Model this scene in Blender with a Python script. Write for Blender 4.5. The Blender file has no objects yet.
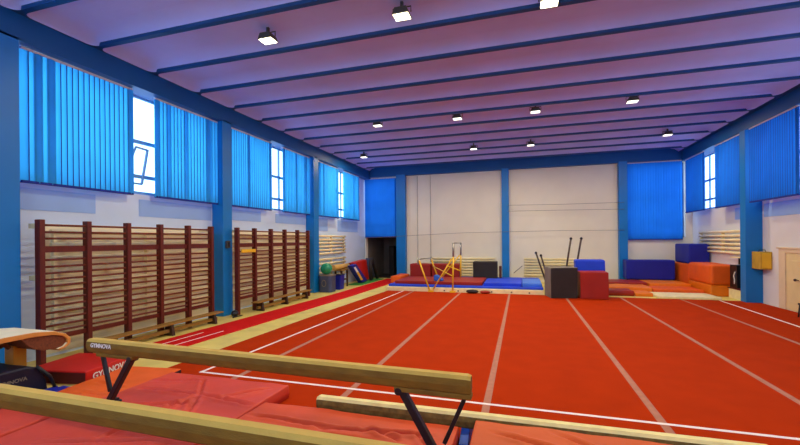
import bpy, bmesh, math, random
from mathutils import Vector, Matrix, noise
random.seed(7)
COL = bpy.context.scene.collection
PI = math.pi

# ------------------------------------------------------------------ materials
def lin(c):
    c = c / 255.0
    return c / 12.92 if c <= 0.04045 else ((c + 0.055) / 1.055) ** 2.4
def rgb(r, g, b): return (lin(r), lin(g), lin(b), 1.0)

def mat(name, c, rough=0.6, var=0.12, scale=6.0, bump=0.0, bscale=60.0, metal=0.0, stretch=(1, 1, 1), spec=0.4, detail=4):
    m = bpy.data.materials.new(name); m.use_nodes = True
    nt = m.node_tree; b = nt.nodes['Principled BSDF']
    b.inputs['Roughness'].default_value = rough
    b.inputs['Metallic'].default_value = metal
    b.inputs['Specular IOR Level'].default_value = spec
    tc = nt.nodes.new('ShaderNodeTexCoord'); mp = nt.nodes.new('ShaderNodeMapping')
    mp.inputs['Scale'].default_value = stretch
    nt.links.new(tc.outputs['Object'], mp.inputs['Vector'])
    nz = nt.nodes.new('ShaderNodeTexNoise'); nz.inputs['Scale'].default_value = scale; nz.inputs['Detail'].default_value = detail
    nt.links.new(mp.outputs['Vector'], nz.inputs['Vector'])
    rp = nt.nodes.new('ShaderNodeValToRGB')
    c = rgb(*c)
    lo = tuple(max(0, x * (1 - var)) for x in c[:3]) + (1,); hi = tuple(min(1, x * (1 + var)) for x in c[:3]) + (1,)
    rp.color_ramp.elements[0].position = 0.3; rp.color_ramp.elements[0].color = lo
    rp.color_ramp.elements[1].position = 0.7; rp.color_ramp.elements[1].color = hi
    nt.links.new(nz.outputs['Fac'], rp.inputs['Fac']); nt.links.new(rp.outputs['Color'], b.inputs['Base Color'])
    if bump:
        n2 = nt.nodes.new('ShaderNodeTexNoise'); n2.inputs['Scale'].default_value = bscale; n2.inputs['Detail'].default_value = 3
        nt.links.new(mp.outputs['Vector'], n2.inputs['Vector'])
        bp = nt.nodes.new('ShaderNodeBump'); bp.inputs['Strength'].default_value = bump; bp.inputs['Distance'].default_value = 0.02
        nt.links.new(n2.outputs['Fac'], bp.inputs['Height']); nt.links.new(bp.outputs['Normal'], b.inputs['Normal'])
    return m

def emit(name, c, s):
    m = bpy.data.materials.new(name); m.use_nodes = True
    nt = m.node_tree; nt.nodes.remove(nt.nodes['Principled BSDF'])
    e = nt.nodes.new('ShaderNodeEmission'); e.inputs['Color'].default_value = c; e.inputs['Strength'].default_value = s
    nt.links.new(e.outputs[0], nt.nodes['Material Output'].inputs['Surface'])
    return m

def fabric(name, c, trans):
    m = bpy.data.materials.new(name); m.use_nodes = True
    nt = m.node_tree; nt.nodes.remove(nt.nodes['Principled BSDF'])
    d = nt.nodes.new('ShaderNodeBsdfDiffuse'); t = nt.nodes.new('ShaderNodeBsdfTranslucent'); mx = nt.nodes.new('ShaderNodeMixShader')
    tc = nt.nodes.new('ShaderNodeTexCoord'); nz = nt.nodes.new('ShaderNodeTexNoise'); nz.inputs['Scale'].default_value = 1.3
    nt.links.new(tc.outputs['Object'], nz.inputs['Vector'])
    rp = nt.nodes.new('ShaderNodeValToRGB'); c = rgb(*c)
    rp.color_ramp.elements[0].position = 0.3; rp.color_ramp.elements[1].position = 0.7
    rp.color_ramp.elements[0].color = tuple(x * 0.9 for x in c[:3]) + (1,); rp.color_ramp.elements[1].color = c
    nt.links.new(nz.outputs['Fac'], rp.inputs['Fac'])
    nt.links.new(rp.outputs['Color'], d.inputs['Color']); nt.links.new(rp.outputs['Color'], t.inputs['Color'])
    mx.inputs['Fac'].default_value = trans
    nt.links.new(d.outputs[0], mx.inputs[1]); nt.links.new(t.outputs[0], mx.inputs[2])
    nt.links.new(mx.outputs[0], nt.nodes['Material Output'].inputs['Surface'])
    return m

def glass_mat(name):
    m = bpy.data.materials.new(name); m.use_nodes = True
    nt = m.node_tree; nt.nodes.remove(nt.nodes['Principled BSDF'])
    t = nt.nodes.new('ShaderNodeBsdfTransparent'); t.inputs['Color'].default_value = (0.93, 0.97, 1, 1)
    g = nt.nodes.new('ShaderNodeBsdfGlossy'); g.inputs['Roughness'].default_value = 0.05
    mx = nt.nodes.new('ShaderNodeMixShader'); mx.inputs['Fac'].default_value = 0.06
    nt.links.new(t.outputs[0], mx.inputs[1]); nt.links.new(g.outputs[0], mx.inputs[2])
    nt.links.new(mx.outputs[0], nt.nodes['Material Output'].inputs['Surface'])
    return m

M = dict(
    floor=mat('floor_lino', (222, 204, 112), 0.45, 0.16, 1.6, 0.05, 40),
    carpet=mat('carpet_red', (172, 48, 4), 0.95, 0.07, 2.2, 0.25, 220, spec=0.05),
    track=mat('track_red', (205, 24, 22), 0.9, 0.06, 3, 0.2, 200, spec=0.1),
    line=mat('line_white', (240, 225, 215), 0.8, 0.05, 5),
    seam=mat('seam_tape', (172, 112, 88), 0.8, 0.12, 9),
    wall=mat('wall_white', (222, 222, 222), 0.85, 0.05, 0.7, 0.08, 25),
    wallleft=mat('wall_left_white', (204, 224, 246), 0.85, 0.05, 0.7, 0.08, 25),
    wallfar=mat('wall_back', (230, 224, 206), 0.85, 0.05, 0.6, 0.08, 25),
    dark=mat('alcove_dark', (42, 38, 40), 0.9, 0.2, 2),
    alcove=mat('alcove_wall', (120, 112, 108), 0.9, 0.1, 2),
    browndoor=mat('alcove_door', (92, 44, 30), 0.6, 0.2, 3),
    blue=mat('paint_blue', (0, 116, 194), 0.45, 0.06, 1.2, 0.04, 20),
    rib=mat('rib_blue', (0, 66, 128), 0.6, 0.1, 1.5, 0.05, 15),
    bluedark=mat('beam_blue', (0, 84, 146), 0.5, 0.06, 1.2, 0.04, 20),
    coffer=mat('coffer_concrete', (176, 184, 246), 0.9, 0.06, 0.9, 0.12, 12),
    blind_light=mat('blind_light_blue', (150, 186, 238), 0.7, 0.04, 2),  # tint stands for the blue window light falling below the blinds
    rail=mat('rail_grey', (196, 186, 196), 0.5, 0.04, 4),
    winframe=mat('window_frame', (120, 165, 200), 0.5, 0.05, 4),
    winwhite=mat('window_white', (225, 228, 225), 0.5, 0.05, 4),
    glass=glass_mat('window_glass'),
    blindL=fabric('blind_cyan', (72, 196, 244), 0.56),  # lighter, more translucent copy: the brighter daylight outside the left wall
    blindR=fabric('blind_blue', (40, 128, 220), 0.42),  # deeper copy of the same blinds: dimmer daylight put into the tint
    weight=mat('blind_hem', (10, 42, 140), 0.7, 0.1, 4),
    wbpost=mat('wallbar_post', (92, 22, 8), 0.5, 0.2, 4, stretch=(6, 6, 1)),
    wbrung=mat('wallbar_rung', (112, 40, 12), 0.45, 0.2, 5, stretch=(6, 1, 6)),
    pipe=mat('radiator_cream', (242, 228, 180), 0.5, 0.08, 2),
    wood=mat('bench_wood', (150, 110, 44), 0.45, 0.2, 6, stretch=(6, 1, 6)),
    woodleg=mat('bench_leg', (60, 34, 20), 0.6, 0.2, 4),
    beamtop=mat('beam_suede', (204, 168, 78), 0.8, 0.1, 3, 0.15, 60),
    beamold=mat('beam_body', (124, 92, 22), 0.75, 0.22, 4, 0.25, 40, stretch=(1, 3, 3)),
    lowtop=mat('lowbeam_suede', (236, 220, 150), 0.85, 0.1, 6, 0.1, 60),
    lowbody=mat('lowbeam_body', (118, 98, 46), 0.8, 0.35, 14, 0.2, 60),
    black=mat('steel_black', (22, 24, 30), 0.35, 0.2, 5),
    navy=mat('navy_pad', (12, 14, 40), 0.5, 0.15, 4),
    bluepad=mat('blue_pad', (44, 92, 190), 0.55, 0.1, 4),
    matred=mat('mat_red', (204, 64, 40), 0.55, 0.1, 1.4, 0.12, 14),
    matred2=mat('mat_red_b', (206, 70, 22), 0.55, 0.1, 1.4, 0.12, 14),
    matorange=mat('mat_orange', (228, 94, 8), 0.6, 0.07, 2, 0.12, 14),
    matorange2=mat('mat_orange_b', (230, 120, 6), 0.5, 0.08, 2, 0.15, 14),
    matc=mat('mat_c', (204, 80, 10), 0.6, 0.07, 2, 0.12, 14),
    panel=mat('panel_beige', (242, 230, 196), 0.7, 0.1, 3, 0.1, 20, stretch=(1, 0.3, 9)),
    boxred=mat('box_red', (196, 26, 14), 0.5, 0.1, 2, 0.08, 20),
    boxmaroon=mat('box_maroon', (88, 12, 18), 0.6, 0.1, 2),
    white=mat('print_white', (238, 232, 225), 0.6, 0.03, 5),
    cream=mat('cream_edge', (236, 222, 172), 0.6, 0.1, 5),
    foamblack=mat('foam_black', (40, 32, 30), 0.7, 0.15, 3, 0.1, 20),
    foamgrey=mat('foam_grey', (120, 112, 98), 0.7, 0.15, 3),
    foamred=mat('foam_red', (152, 26, 6), 0.5, 0.12, 2, 0.15, 14),
    bluemat=mat('mat_blue', (20, 64, 214), 0.5, 0.1, 2, 0.1, 14),
    bluematd=mat('mat_darkblue', (14, 28, 150), 0.55, 0.1, 2, 0.1, 14),
    bluebright=mat('mat_bright_blue', (62, 122, 228), 0.5, 0.1, 2),
    yellow=mat('paint_yellow', (232, 184, 36), 0.4, 0.08, 3),
    yellowbox=mat('box_yellow', (190, 152, 48), 0.6, 0.15, 4),
    chrome=mat('steel_grey', (150, 148, 140), 0.3, 0.1, 4, metal=0.6),
    postdark=mat('post_dark', (66, 48, 44), 0.4, 0.15, 4),
    door=mat('door_cream', (226, 206, 152), 0.6, 0.06, 2),
    doorframe=mat('door_frame', (222, 202, 168), 0.6, 0.06, 2),
    green=mat('ball_green', (30, 142, 100), 0.35, 0.08, 3),
    greenfloor=mat('mat_green', (52, 140, 50), 0.8, 0.1, 3),
    bin=mat('bin_slate', (64, 74, 104), 0.5, 0.1, 3),
    tan=mat('roll_tan', (206, 164, 84), 0.7, 0.12, 4),
    wire=mat('wire_dark', (120, 114, 112), 0.6, 0.1, 4),
    lampbody=mat('lamp_body', (70, 70, 66), 0.4, 0.1, 4),
    lens=emit('lamp_lens', (1, 0.90, 0.55, 1), 9.0),
    lensfar=emit('lamp_lens_far', (1, 0.95, 0.82, 1), 3.0),
    vaulttop=mat('vault_top', (240, 230, 192), 0.7, 0.08, 4, 0.1, 50),
    vaultside=mat('vault_underside', (112, 60, 30), 0.6, 0.35, 40),
    vaultedge=mat('vault_edge', (206, 140, 62), 0.6, 0.1, 6),
    post=mat('vault_post', (206, 140, 34), 0.5, 0.1, 4),
)

# ------------------------------------------------------------------ mesh builder
class MB:
    def __init__(s): s.v = []; s.f = []; s.mi = []; s.sm = []
    def add(s, vs, fs, mi=0, smooth=False):
        o = len(s.v); s.v += [tuple(v) for v in vs]
        for f in fs: s.f.append([i + o for i in f]); s.mi.append(mi); s.sm.append(smooth)
    def box(s, x0, x1, y0, y1, z0, z1, mi=0):
        vs = [(x, y, z) for z in (z0, z1) for y in (y0, y1) for x in (x0, x1)]
        s.add(vs, [(0, 2, 3, 1), (4, 5, 7, 6), (0, 1, 5, 4), (2, 6, 7, 3), (0, 4, 6, 2), (1, 3, 7, 5)], mi)
    def bar(s, p0, p1, w, h, mi=0, up=(0, 0, 1)):
        p0, p1 = Vector(p0), Vector(p1); d = (p1 - p0).normalized(); up = Vector(up)
        if abs(d.dot(up)) > 0.98: up = Vector((0, 1, 0))
        a = d.cross(up).normalized() * (w / 2); b = a.cross(d).normalized() * (h / 2)
        vs = [p + q for p in (p0, p1) for q in (-a - b, a - b, a + b, -a + b)]
        s.add(vs, [(0, 1, 2, 3), (7, 6, 5, 4), (0, 4, 5, 1), (1, 5, 6, 2), (2, 6, 7, 3), (3, 7, 4, 0)], mi)
    def tube(s, pts, r, n=10, mi=0, cap=True, closed=False):
        pts = [Vector(p) for p in pts]; rings = []; N = len(pts)
        ref = None
        for i, p in enumerate(pts):
            if closed: d = (pts[(i + 1) % N] - pts[i - 1]).normalized()
            else: d = (pts[min(i + 1, N - 1)] - pts[max(i - 1, 0)]).normalized()
            if ref is None:
                ref = Vector((0, 0, 1)) if abs(d.z) < 0.9 else Vector((1, 0, 0))
            a = (ref - d * ref.dot(d)).normalized(); ref = a; b = d.cross(a)
            rr = r[i] if isinstance(r, (list, tuple)) else r
            rings.append([p + (a * math.cos(t) + b * math.sin(t)) * rr for t in [2 * PI * k / n for k in range(n)]])
        vs = [v for g in rings for v in g]; fs = []
        for i in range(N if closed else N - 1):
            j = (i + 1) % N
            for k in range(n): fs.append((i * n + k, i * n + (k + 1) % n, j * n + (k + 1) % n, j * n + k))
        s.add(vs, fs, mi, True)
        if cap and not closed:
            o = len(s.v) - len(vs)
            s.f.append([o + k for k in reversed(range(n))]); s.mi.append(mi); s.sm.append(False)
            s.f.append([o + (N - 1) * n + k for k in range(n)]); s.mi.append(mi); s.sm.append(False)
    def prism(s, prof, axis, a0, a1, mi=0, smooth=False):
        n = len(prof)
        def P(p, a): return {'x': (a, p[0], p[1]), 'y': (p[0], a, p[1]), 'z': (p[0], p[1], a)}[axis]
        vs = [P(p, a0) for p in prof] + [P(p, a1) for p in prof]
        s.add(vs, [(i, (i + 1) % n, n + (i + 1) % n, n + i) for i in range(n)], mi, smooth)
        o = len(s.v) - 2 * n
        for rg in (list(reversed(range(n))), list(range(n, 2 * n))):
            s.f.append([o + k for k in rg]); s.mi.append(mi); s.sm.append(False)
    def sphere(s, c, r, n=20, m=12, mi=0, sc=(1, 1, 1)):
        c = Vector(c); vs = []
        for i in range(m + 1):
            t = PI * i / m
            for k in range(n):
                a = 2 * PI * k / n
                vs.append(c + Vector((math.sin(t) * math.cos(a) * r * sc[0], math.sin(t) * math.sin(a) * r * sc[1], math.cos(t) * r * sc[2])))
        fs = [(i * n + k, (i + 1) * n + k, (i + 1) * n + (k + 1) % n, i * n + (k + 1) % n) for i in range(m) for k in range(n)]
        s.add(vs, fs, mi, True)
    def build(s, name, mats, parent=None, bevel=0.0, seg=2, loc=None):
        me = bpy.data.meshes.new(name)
        me.from_pydata(s.v, [], s.f)
        if not isinstance(mats, (list, tuple)): mats = [mats]
        for m in mats: me.materials.append(m)
        bm = bmesh.new(); bm.from_mesh(me)
        for i, f in enumerate(bm.faces): f.material_index = s.mi[i]; f.smooth = s.sm[i]
        bmesh.ops.remove_doubles(bm, verts=bm.verts, dist=1e-5)
        bmesh.ops.recalc_face_normals(bm, faces=bm.faces)
        bm.to_mesh(me); bm.free()
        o = bpy.data.objects.new(name, me); COL.objects.link(o)
        if parent is not None: o.parent = parent
        if bevel:
            b = o.modifiers.new('bevel', 'BEVEL'); b.width = bevel; b.segments = seg; b.limit_method = 'ANGLE'; b.angle_limit = 0.6
        return o

def tag(o, label, cat, group=None, kind='thing'):
    o['label'] = label; o['category'] = cat; o['kind'] = kind
    if group: o['group'] = group
    return o
def thing(name, label, cat, loc=(0, 0, 0), rotz=0.0, group=None):
    o = bpy.data.objects.new(name, None); COL.objects.link(o)
    o.location = loc; o.rotation_euler = (0, 0, rotz); o.empty_display_size = 0.2
    return tag(o, label, cat, group)
def struct(o, label=None):
    o['kind'] = 'structure'
    if label: o['label'] = label
    return o
def dup(root, loc, rotz, label, group=None):
    r = root.copy(); COL.objects.link(r); r.location = loc; r.rotation_euler = (0, 0, rotz); r['label'] = label
    if group: r['group'] = group
    for ch in list(root.children):
        c = ch.copy(); COL.objects.link(c); c.parent = r
        for g in list(ch.children):
            d = g.copy(); COL.objects.link(d); d.parent = c
    return r
def text(body, size, material, parent, matrix, name='lettering', extrude=0.002):
    cu = bpy.data.curves.new(name, 'FONT'); cu.body = body; cu.size = size; cu.extrude = extrude
    cu.align_x = 'CENTER'; cu.align_y = 'CENTER'; cu.offset = size * 0.02
    cu.materials.append(material)
    t = bpy.data.objects.new(name, cu); COL.objects.link(t)
    bpy.context.view_layer.update()
    me = bpy.data.meshes.new_from_object(t.evaluated_get(bpy.context.evaluated_depsgraph_get()))
    bpy.data.objects.remove(t)
    o = bpy.data.objects.new(name, me); COL.objects.link(o); o.parent = parent; o.matrix_local = matrix
    return o
def frame_m(origin, xdir, ydir):
    x = Vector(xdir).normalized(); y = Vector(ydir).normalized(); z = x.cross(y)
    m = Matrix((x, y, z)).transposed().to_4x4(); m.translation = Vector(origin); return m

# ------------------------------------------------------------------ the room
XL, XR = -9.05, 7.9          # wall faces
CL, CR = -8.65, 7.42         # column / beam faces
YB, YF = 22.4, -3.2
RZ = 6.42                    # rib underside
b = MB(); b.box(XL - 0.3, XR + 0.3, YF - 0.3, YB + 3.4, -0.2, 0.0)
struct(b.build('floor', M['floor']), 'pale yellow hall floor')

# ceiling: rounded concrete pans between blue ribs
def rrect(x0, x1, y0, y1, r, n=6):
    out = []
    for cx, cy, a0 in ((x1 - r, y1 - r, 0), (x0 + r, y1 - r, 90), (x0 + r, y0 + r, 180), (x1 - r, y0 + r, 270)):
        for k in range(n + 1):
            a = math.radians(a0 + 90 * k / n); out.append((cx + r * math.cos(a), cy + r * math.sin(a)))
    return out
ceil = bpy.data.objects.new('ceiling', None); COL.objects.link(ceil); struct(ceil, 'concrete pan ceiling with blue ribs')
PITCH = 1.366
pan = MB(); grid = MB()
hx0, hx1 = -8.62, 7.25
rib_y = [6.25 + PITCH * k for k in range(-7, 12)]     # far underside edge of each rib
RW = 0.11
for i in range(len(rib_y)):
    y0 = rib_y[i]; y1 = (rib_y[i + 1] - RW) if i + 1 < len(rib_y) else YB
    hole = rrect(hx0, hx1, y0, y1, 0.16)
    n = len(hole)
    # ring between the cell and the rounded hole, at the rib underside
    ox0, ox1, oy0, oy1 = CL - 0.02, CR + 0.02, y0 - RW / 2 - 0.001, y1 + RW / 2 + 0.001
    outer = []
    for k, (x, y) in enumerate(hole):
        q = k // 7
        outer.append(((ox1, ox0, ox0, ox1)[q] if 0 < 1 else x, (oy1, oy1, oy0, oy0)[q]))
    vs = [(x, y, RZ) for x, y in outer] + [(x, y, RZ) for x, y in hole]
    fs = []
    for k in range(n):
        j = (k + 1) % n
        fs.append((k, j, n + j, n + k))
    grid.add(vs, fs)
    # pan: loft of shrinking rounded rectangles
    lv = [(0, 0, RZ), (0.0, 0.0, RZ + 0.015), (0.05, 0.02, RZ + 0.055), (0.15, 0.10, RZ + 0.13), (0.36, 0.22, RZ + 0.185), (0.75, 0.36, RZ + 0.205)]
    vs = []
    for ix, iy, z in lv: vs += [(x, y, z) for x, y in rrect(hx0 + ix, hx1 - ix, y0 + iy, y1 - iy, 0.16)]
    o = len(pan.v)
    pan.v += vs
    for L in range(len(lv) - 1):
        for k in range(n):
            j = (k + 1) % n
            pan.f.append([o + L * n + k, o + L * n + j, o + (L + 1) * n + j, o + (L + 1) * n + k])
            ya = (vs[k][1] + vs[j][1]) / 2; xa = (vs[k][0] + vs[j][0]) / 2
            side = hx0 + 0.3 < xa < hx1 - 0.3
            pan.mi.append(1 if (side and L < 2) else 0); pan.sm.append(True)
    pan.f.append([o + (len(lv) - 1) * n + k for k in range(n)]); pan.mi.append(0); pan.sm.append(False)
pan.build('coffer', [M['coffer'], M['rib']], ceil)
grid.build('rib', M['rib'], ceil)
b = MB(); b.box(XL - 0.3, XR + 0.3, YF - 0.3, YB + 0.3, 6.75, 6.95); b.build('roof_slab', M['wall'], ceil)

# columns
COLY = [(-1.2, -0.75), (4.25, 4.85), (9.94, 10.34), (15.46, 15.91)]
n = 1
for y0, y1 in COLY:
    b = MB(); b.box(XL - 0.1, CL, y0, y1, 0, 6.0); struct(b.build('column_%d' % n, M['blue'], bevel=0.01), 'blue column on the left wall'); n += 1
for y0, y1 in ((6.2, 6.6), (11.4, 11.75), (16.6, 16.97)):
    b = MB(); b.box(CR, XR + 0.1, y0, y1, 0, 6.0); struct(b.build('column_%d' % n, M['blue'], bevel=0.01), 'blue column on the right wall'); n += 1
for x0, x1 in ((-6.98, -6.43), (-1.0, -0.62), (4.68, 5.06)):
    b = MB(); b.box(x0, x1, YB - 0.3, YB + 0.1, 0, 6.1); struct(b.build('column_%d' % n, M['blue'], bevel=0.01), 'blue column on the back wall'); n += 1
# beams
b = MB(); b.box(XL - 0.1, CL, YF, YB, 5.95, RZ + 0.2); struct(b.build('trim_1', M['bluedark']), 'blue edge beam over the left windows')
b = MB(); b.box(CR, XR + 0.1, YF, YB, 5.98, RZ + 0.2); struct(b.build('trim_2', M['bluedark']), 'blue edge beam over the right windows')
b = MB(); b.box(CL, CR, YB - 0.25, YB + 0.1, 6.05, RZ + 0.2); struct(b.build('trim_3', M['bluedark']), 'blue edge beam on the back wall')

# side walls with window openings
def wall_side(name, x0, x1, holes, z0, z1, m):
    b = MB(); y = YF
    for a, c in holes:
        b.box(x0, x1, y, a, 0, 6.6); b.box(x0, x1, a, c, 0, z0); b.box(x0, x1, a, c, z1, 6.6); y = c
    b.box(x0, x1, y, YB + 0.3, 0, 6.6)
    return struct(b.build(name, m))
HL = [(-0.7, 4.2), (4.86, 9.93), (10.35, 15.45), (15.92, 21.2)]  # out-of-view bays stay without blinds to throw blue daylight on the ceiling
HR = [(6.65, 11.35), (11.8, 16.55), (17.0, 22.2)]
SILL = 3.47
wall_side('wall_left', XL - 0.3, XL, HL, SILL, 5.97, M['wallleft'])
wall_side('wall_right', XR, XR + 0.3, HR, SILL + 0.05, 5.99, M['wall'])
b = MB()
b.box(XL - 0.3, XR + 0.3, YF - 0.3, YF, 0, 2.6); b.box(XL - 0.3, XR + 0.3, YF - 0.3, YF, 5.9, 6.6)
for x0, x1 in ((XL - 0.3, -8.0), (-3.2, -2.6), (2.2, 2.8), (7.2, XR + 0.3)): b.box(x0, x1, YF - 0.3, YF, 2.6, 5.9)
struct(b.build('wall_front', M['wall']))
# back wall: doorway at the left, window over it, window at the right
b = MB()
b.box(XL - 0.3, -9.0, YB, YB + 0.3, 0, 6.6); b.box(-9.0, -6.95, YB, YB + 0.3, 2.45, 2.6); b.box(-9.0, -6.95, YB, YB + 0.3, 5.95, 6.6)
b.box(-6.95, 5.1, YB, YB + 0.3, 0, 6.6); b.box(5.1, 7.6, YB, YB + 0.3, 0, 2.3); b.box(5.1, 7.6, YB, YB + 0.3, 5.95, 6.6); b.box(7.6, XR + 0.3, YB, YB + 0.3, 0, 6.6)
wb = struct(b.build('wall_back', M['wallfar']), 'white back wall with a doorway at the left')
# dark alcove behind the doorway
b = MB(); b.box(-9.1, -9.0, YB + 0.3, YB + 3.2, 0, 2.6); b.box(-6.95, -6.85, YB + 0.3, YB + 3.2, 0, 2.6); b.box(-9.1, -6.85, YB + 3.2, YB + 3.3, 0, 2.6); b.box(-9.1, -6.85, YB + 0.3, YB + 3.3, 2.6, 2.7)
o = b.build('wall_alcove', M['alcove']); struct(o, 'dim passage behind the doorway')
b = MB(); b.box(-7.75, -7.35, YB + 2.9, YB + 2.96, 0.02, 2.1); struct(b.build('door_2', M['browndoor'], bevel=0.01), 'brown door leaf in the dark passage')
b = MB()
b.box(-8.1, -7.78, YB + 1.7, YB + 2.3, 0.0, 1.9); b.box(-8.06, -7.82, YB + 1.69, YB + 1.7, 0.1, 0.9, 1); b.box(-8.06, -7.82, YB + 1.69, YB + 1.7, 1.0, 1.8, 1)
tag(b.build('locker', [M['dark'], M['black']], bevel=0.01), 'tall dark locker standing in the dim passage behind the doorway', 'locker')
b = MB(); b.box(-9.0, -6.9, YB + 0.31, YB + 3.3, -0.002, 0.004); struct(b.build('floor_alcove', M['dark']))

# tinted boards under the windows: blue light through the blinds, put into colour
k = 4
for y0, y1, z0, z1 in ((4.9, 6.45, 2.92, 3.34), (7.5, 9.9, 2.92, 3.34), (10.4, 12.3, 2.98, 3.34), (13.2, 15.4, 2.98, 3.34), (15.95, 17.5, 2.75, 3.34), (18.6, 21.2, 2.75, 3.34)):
    b = MB(); b.box(XL - 0.01, XL + 0.012, y0, y1, z0, z1); struct(b.build('trim_%d' % k, M['blind_light']), 'pale blue blind light painted under the left window'); k += 1
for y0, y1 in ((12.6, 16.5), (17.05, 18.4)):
    b = MB(); b.box(XR - 0.012, XR + 0.01, y0, y1, 2.95, 3.4); struct(b.build('trim_%d' % k, M['blind_light']), 'pale blue blind light painted under the right window'); k += 1

for y0, y1 in ((5.3, 9.9), (10.4, 15.4)):
    b = MB(); b.box(XL - 0.01, XL + 0.02, y0, y1, 0.06, 2.66); struct(b.build('trim_%d' % k, M['panel']), 'beige panel behind the wall bars'); k += 1

# windows
def window(num, axis, plane, a0, a1, z0, z1, nx, m, open_at=None):
    w = bpy.data.objects.new('window_%d' % num, None); COL.objects.link(w); struct(w, 'multi-pane window behind blinds, or unseen and bare to add daylight')
    fr = MB(); gl = MB()
    def bx(B, p0, p1, u0, u1, c0, c1):
        if axis == 'x': B.box(p0, p1, u0, u1, c0, c1)
        else: B.box(u0, u1, p0, p1, c0, c1)
    t = 0.06
    for z in (z0, z0 + (z1 - z0) * 0.17, z0 + (z1 - z0) * 0.52, z1 - 0.06): bx(fr, plane - t / 2, plane + t / 2, a0, a1, z, z + 0.09)
    for i in range(nx + 1):
        u = a0 + (a1 - a0 - 0.06) * i / nx; bx(fr, plane - t / 2, plane + t / 2, u, u + 0.06, z0, z1)
    bx(gl, plane - 0.004, plane + 0.004, a0, a1, z0, z1)
    fr.build('window_frame', m, w); gl.build('pane', M['glass'], w)
    return w
n = 1
for a, c in HL: window(n, 'x', XL - 0.2, a, c, SILL, 5.97, 6, M['winframe']); n += 1
for a, c in HR: window(n, 'x', XR + 0.2, a, c, SILL + 0.05, 5.99, 9, M['winframe']); n += 1
window(n, 'y', YB + 0.2, -9.0, -6.95, 2.6, 5.95, 3, M['winframe']); n += 1
window(n, 'y', YB + 0.2, 5.1, 7.6, 2.3, 5.95, 4, M['winframe']); n += 2
for x0, x1 in ((-8.0, -3.2), (-2.6, 2.2), (2.8, 7.2)): window(n, 'y', YF - 0.15, x0, x1, 2.6, 5.9, 5, M['winframe']); n += 1  # unseen front wall windows, added to send blue daylight onto the ceiling
# one open casement in the near left window
b = MB()
for p, q in (((XL - 0.16, 7.22, 3.75), (XL + 0.02, 7.42, 4.62)), ((XL - 0.16, 7.72, 3.75), (XL + 0.02, 7.74, 4.62)), ((XL + 0.02, 7.42, 4.62), (XL + 0.02, 7.74, 4.60)), ((XL - 0.16, 7.22, 3.75), (XL - 0.16, 7.72, 3.75))):
    b.bar(p, q, 0.045, 0.045)
struct(b.build('window_10', M['winframe']), 'tilted open casement')

# vertical blinds
def blind(axis, plane, a0, a1, z0, z1, m, label, side, darks=()):
    c = (a0 + a1) / 2
    t = thing('vertical_blind', label, 'blind', (plane, c, z1) if axis == 'x' else (c, plane, z1), 0, 'blue vertical blinds')
    h = z1 - z0; L = a1 - a0
    r = MB(); s = MB(); w = MB()
    if axis == 'x': r.box(-0.03, 0.03, -L / 2, L / 2, -0.035, 0.01)
    else: r.box(-L / 2, L / 2, -0.03, 0.03, -0.035, 0.01)
    r.build('headrail', M['rail'], t)
    ns = max(3, round(L / 0.112)); p = L / ns; sw = p * 1.3
    rng = random.Random(int((a0 * 31 + plane * 17) * 10))
    for i in range(ns):
        u = -L / 2 + p * (i + 0.5)
        ang = math.radians(rng.uniform(8, 17)) * side
        if i in darks or (i - ns) in darks: ang = math.radians(3)
        dx, du = math.sin(ang) * sw / 2, math.cos(ang) * sw / 2
        bow = 0.012 * side
        thick = i in darks or (i - ns) in darks or (side > 0 and axis == 'x' and rng.random() < 0.05)
        prof = [(-dx, u - du), (bow, u), (dx, u + du)]
        for off in ((0.0,) if not thick else ((0.0, 0.012, 0.024) if (i in darks or (i - ns) in darks) else (0.0, 0.012))):
            vs = []
            for z in (-0.03, -h):
                for q, uu in prof: vs.append((q + off, uu, z) if axis == 'x' else (uu, q + off, z))
            s.add(vs, [(0, 1, 4, 3), (1, 2, 5, 4)], 0, True)
        ew = 0.018
        vs = []
        for z in (-0.03, -h):
            for q, uu in ((dx + 0.004 * side, u + du - ew), (dx + 0.004 * side, u + du)): vs.append((q, uu, z) if axis == 'x' else (uu, q, z))
        s.add(vs, [(0, 1, 3, 2)], 1, False)
    if axis == 'x': w.box(-0.035, 0.035, -L / 2, L / 2, -h - 0.015, -h + 0.03)
    else: w.box(-L / 2, L / 2, -0.035, 0.035, -h - 0.015, -h + 0.03)
    s.build('slats', [m, M['weight']], t); w.build('bottom_weight', M['weight'], t)
    return t
BL = CL - 0.19
lz0, lz1 = 3.42, 5.92
blind('x', BL, 4.97, 7.17, lz0, lz1, M['blindL'], 'bright blue blind closest to the camera on the left wall, beside the near column', 1, (2, 4, -1))
blind('x', BL, 7.79, 9.93, lz0, lz1, M['blindL'], 'bright blue blind on the left wall between open window gap and second column', 1, (0, -4))
blind('x', BL, 10.45, 12.65, lz0, lz1, M['blindL'], 'bright blue blind just past the second column, above the farther wall bars', 1, (8, -1))
blind('x', BL, 13.42, 15.42, lz0, lz1, M['blindL'], 'bright blue blind on the left wall just before the third column', 1, (0, 8, -3))
blind('x', BL, 16.1, 18.27, lz0, lz1, M['blindL'], 'bright blue blind on the left wall just past the third column, above the green ball', 1, (1, 5, -1))
blind('x', BL, 18.92, 20.95, lz0, lz1, M['blindL'], 'bright blue blind on the left wall ending at the far corner', 1, (-1,))
blind('y', YB - 0.12, -8.98, -7.0, 2.47, 5.98, M['blindR'], 'tall deep blue blind on the back wall above the dark doorway', 1, (-1,))
blind('y', YB - 0.12, 5.1, 7.45, 2.2, 6.02, M['blindR'], 'tall deep blue blind on the back wall above the white panels at right', 1)
BRX = CR + 0.06
blind('x', BRX, 13.95, 16.42, 3.46, 5.97, M['blindR'], 'wide deep blue blind on the right wall above the yellow box and cream door', -1, (0,))
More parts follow.
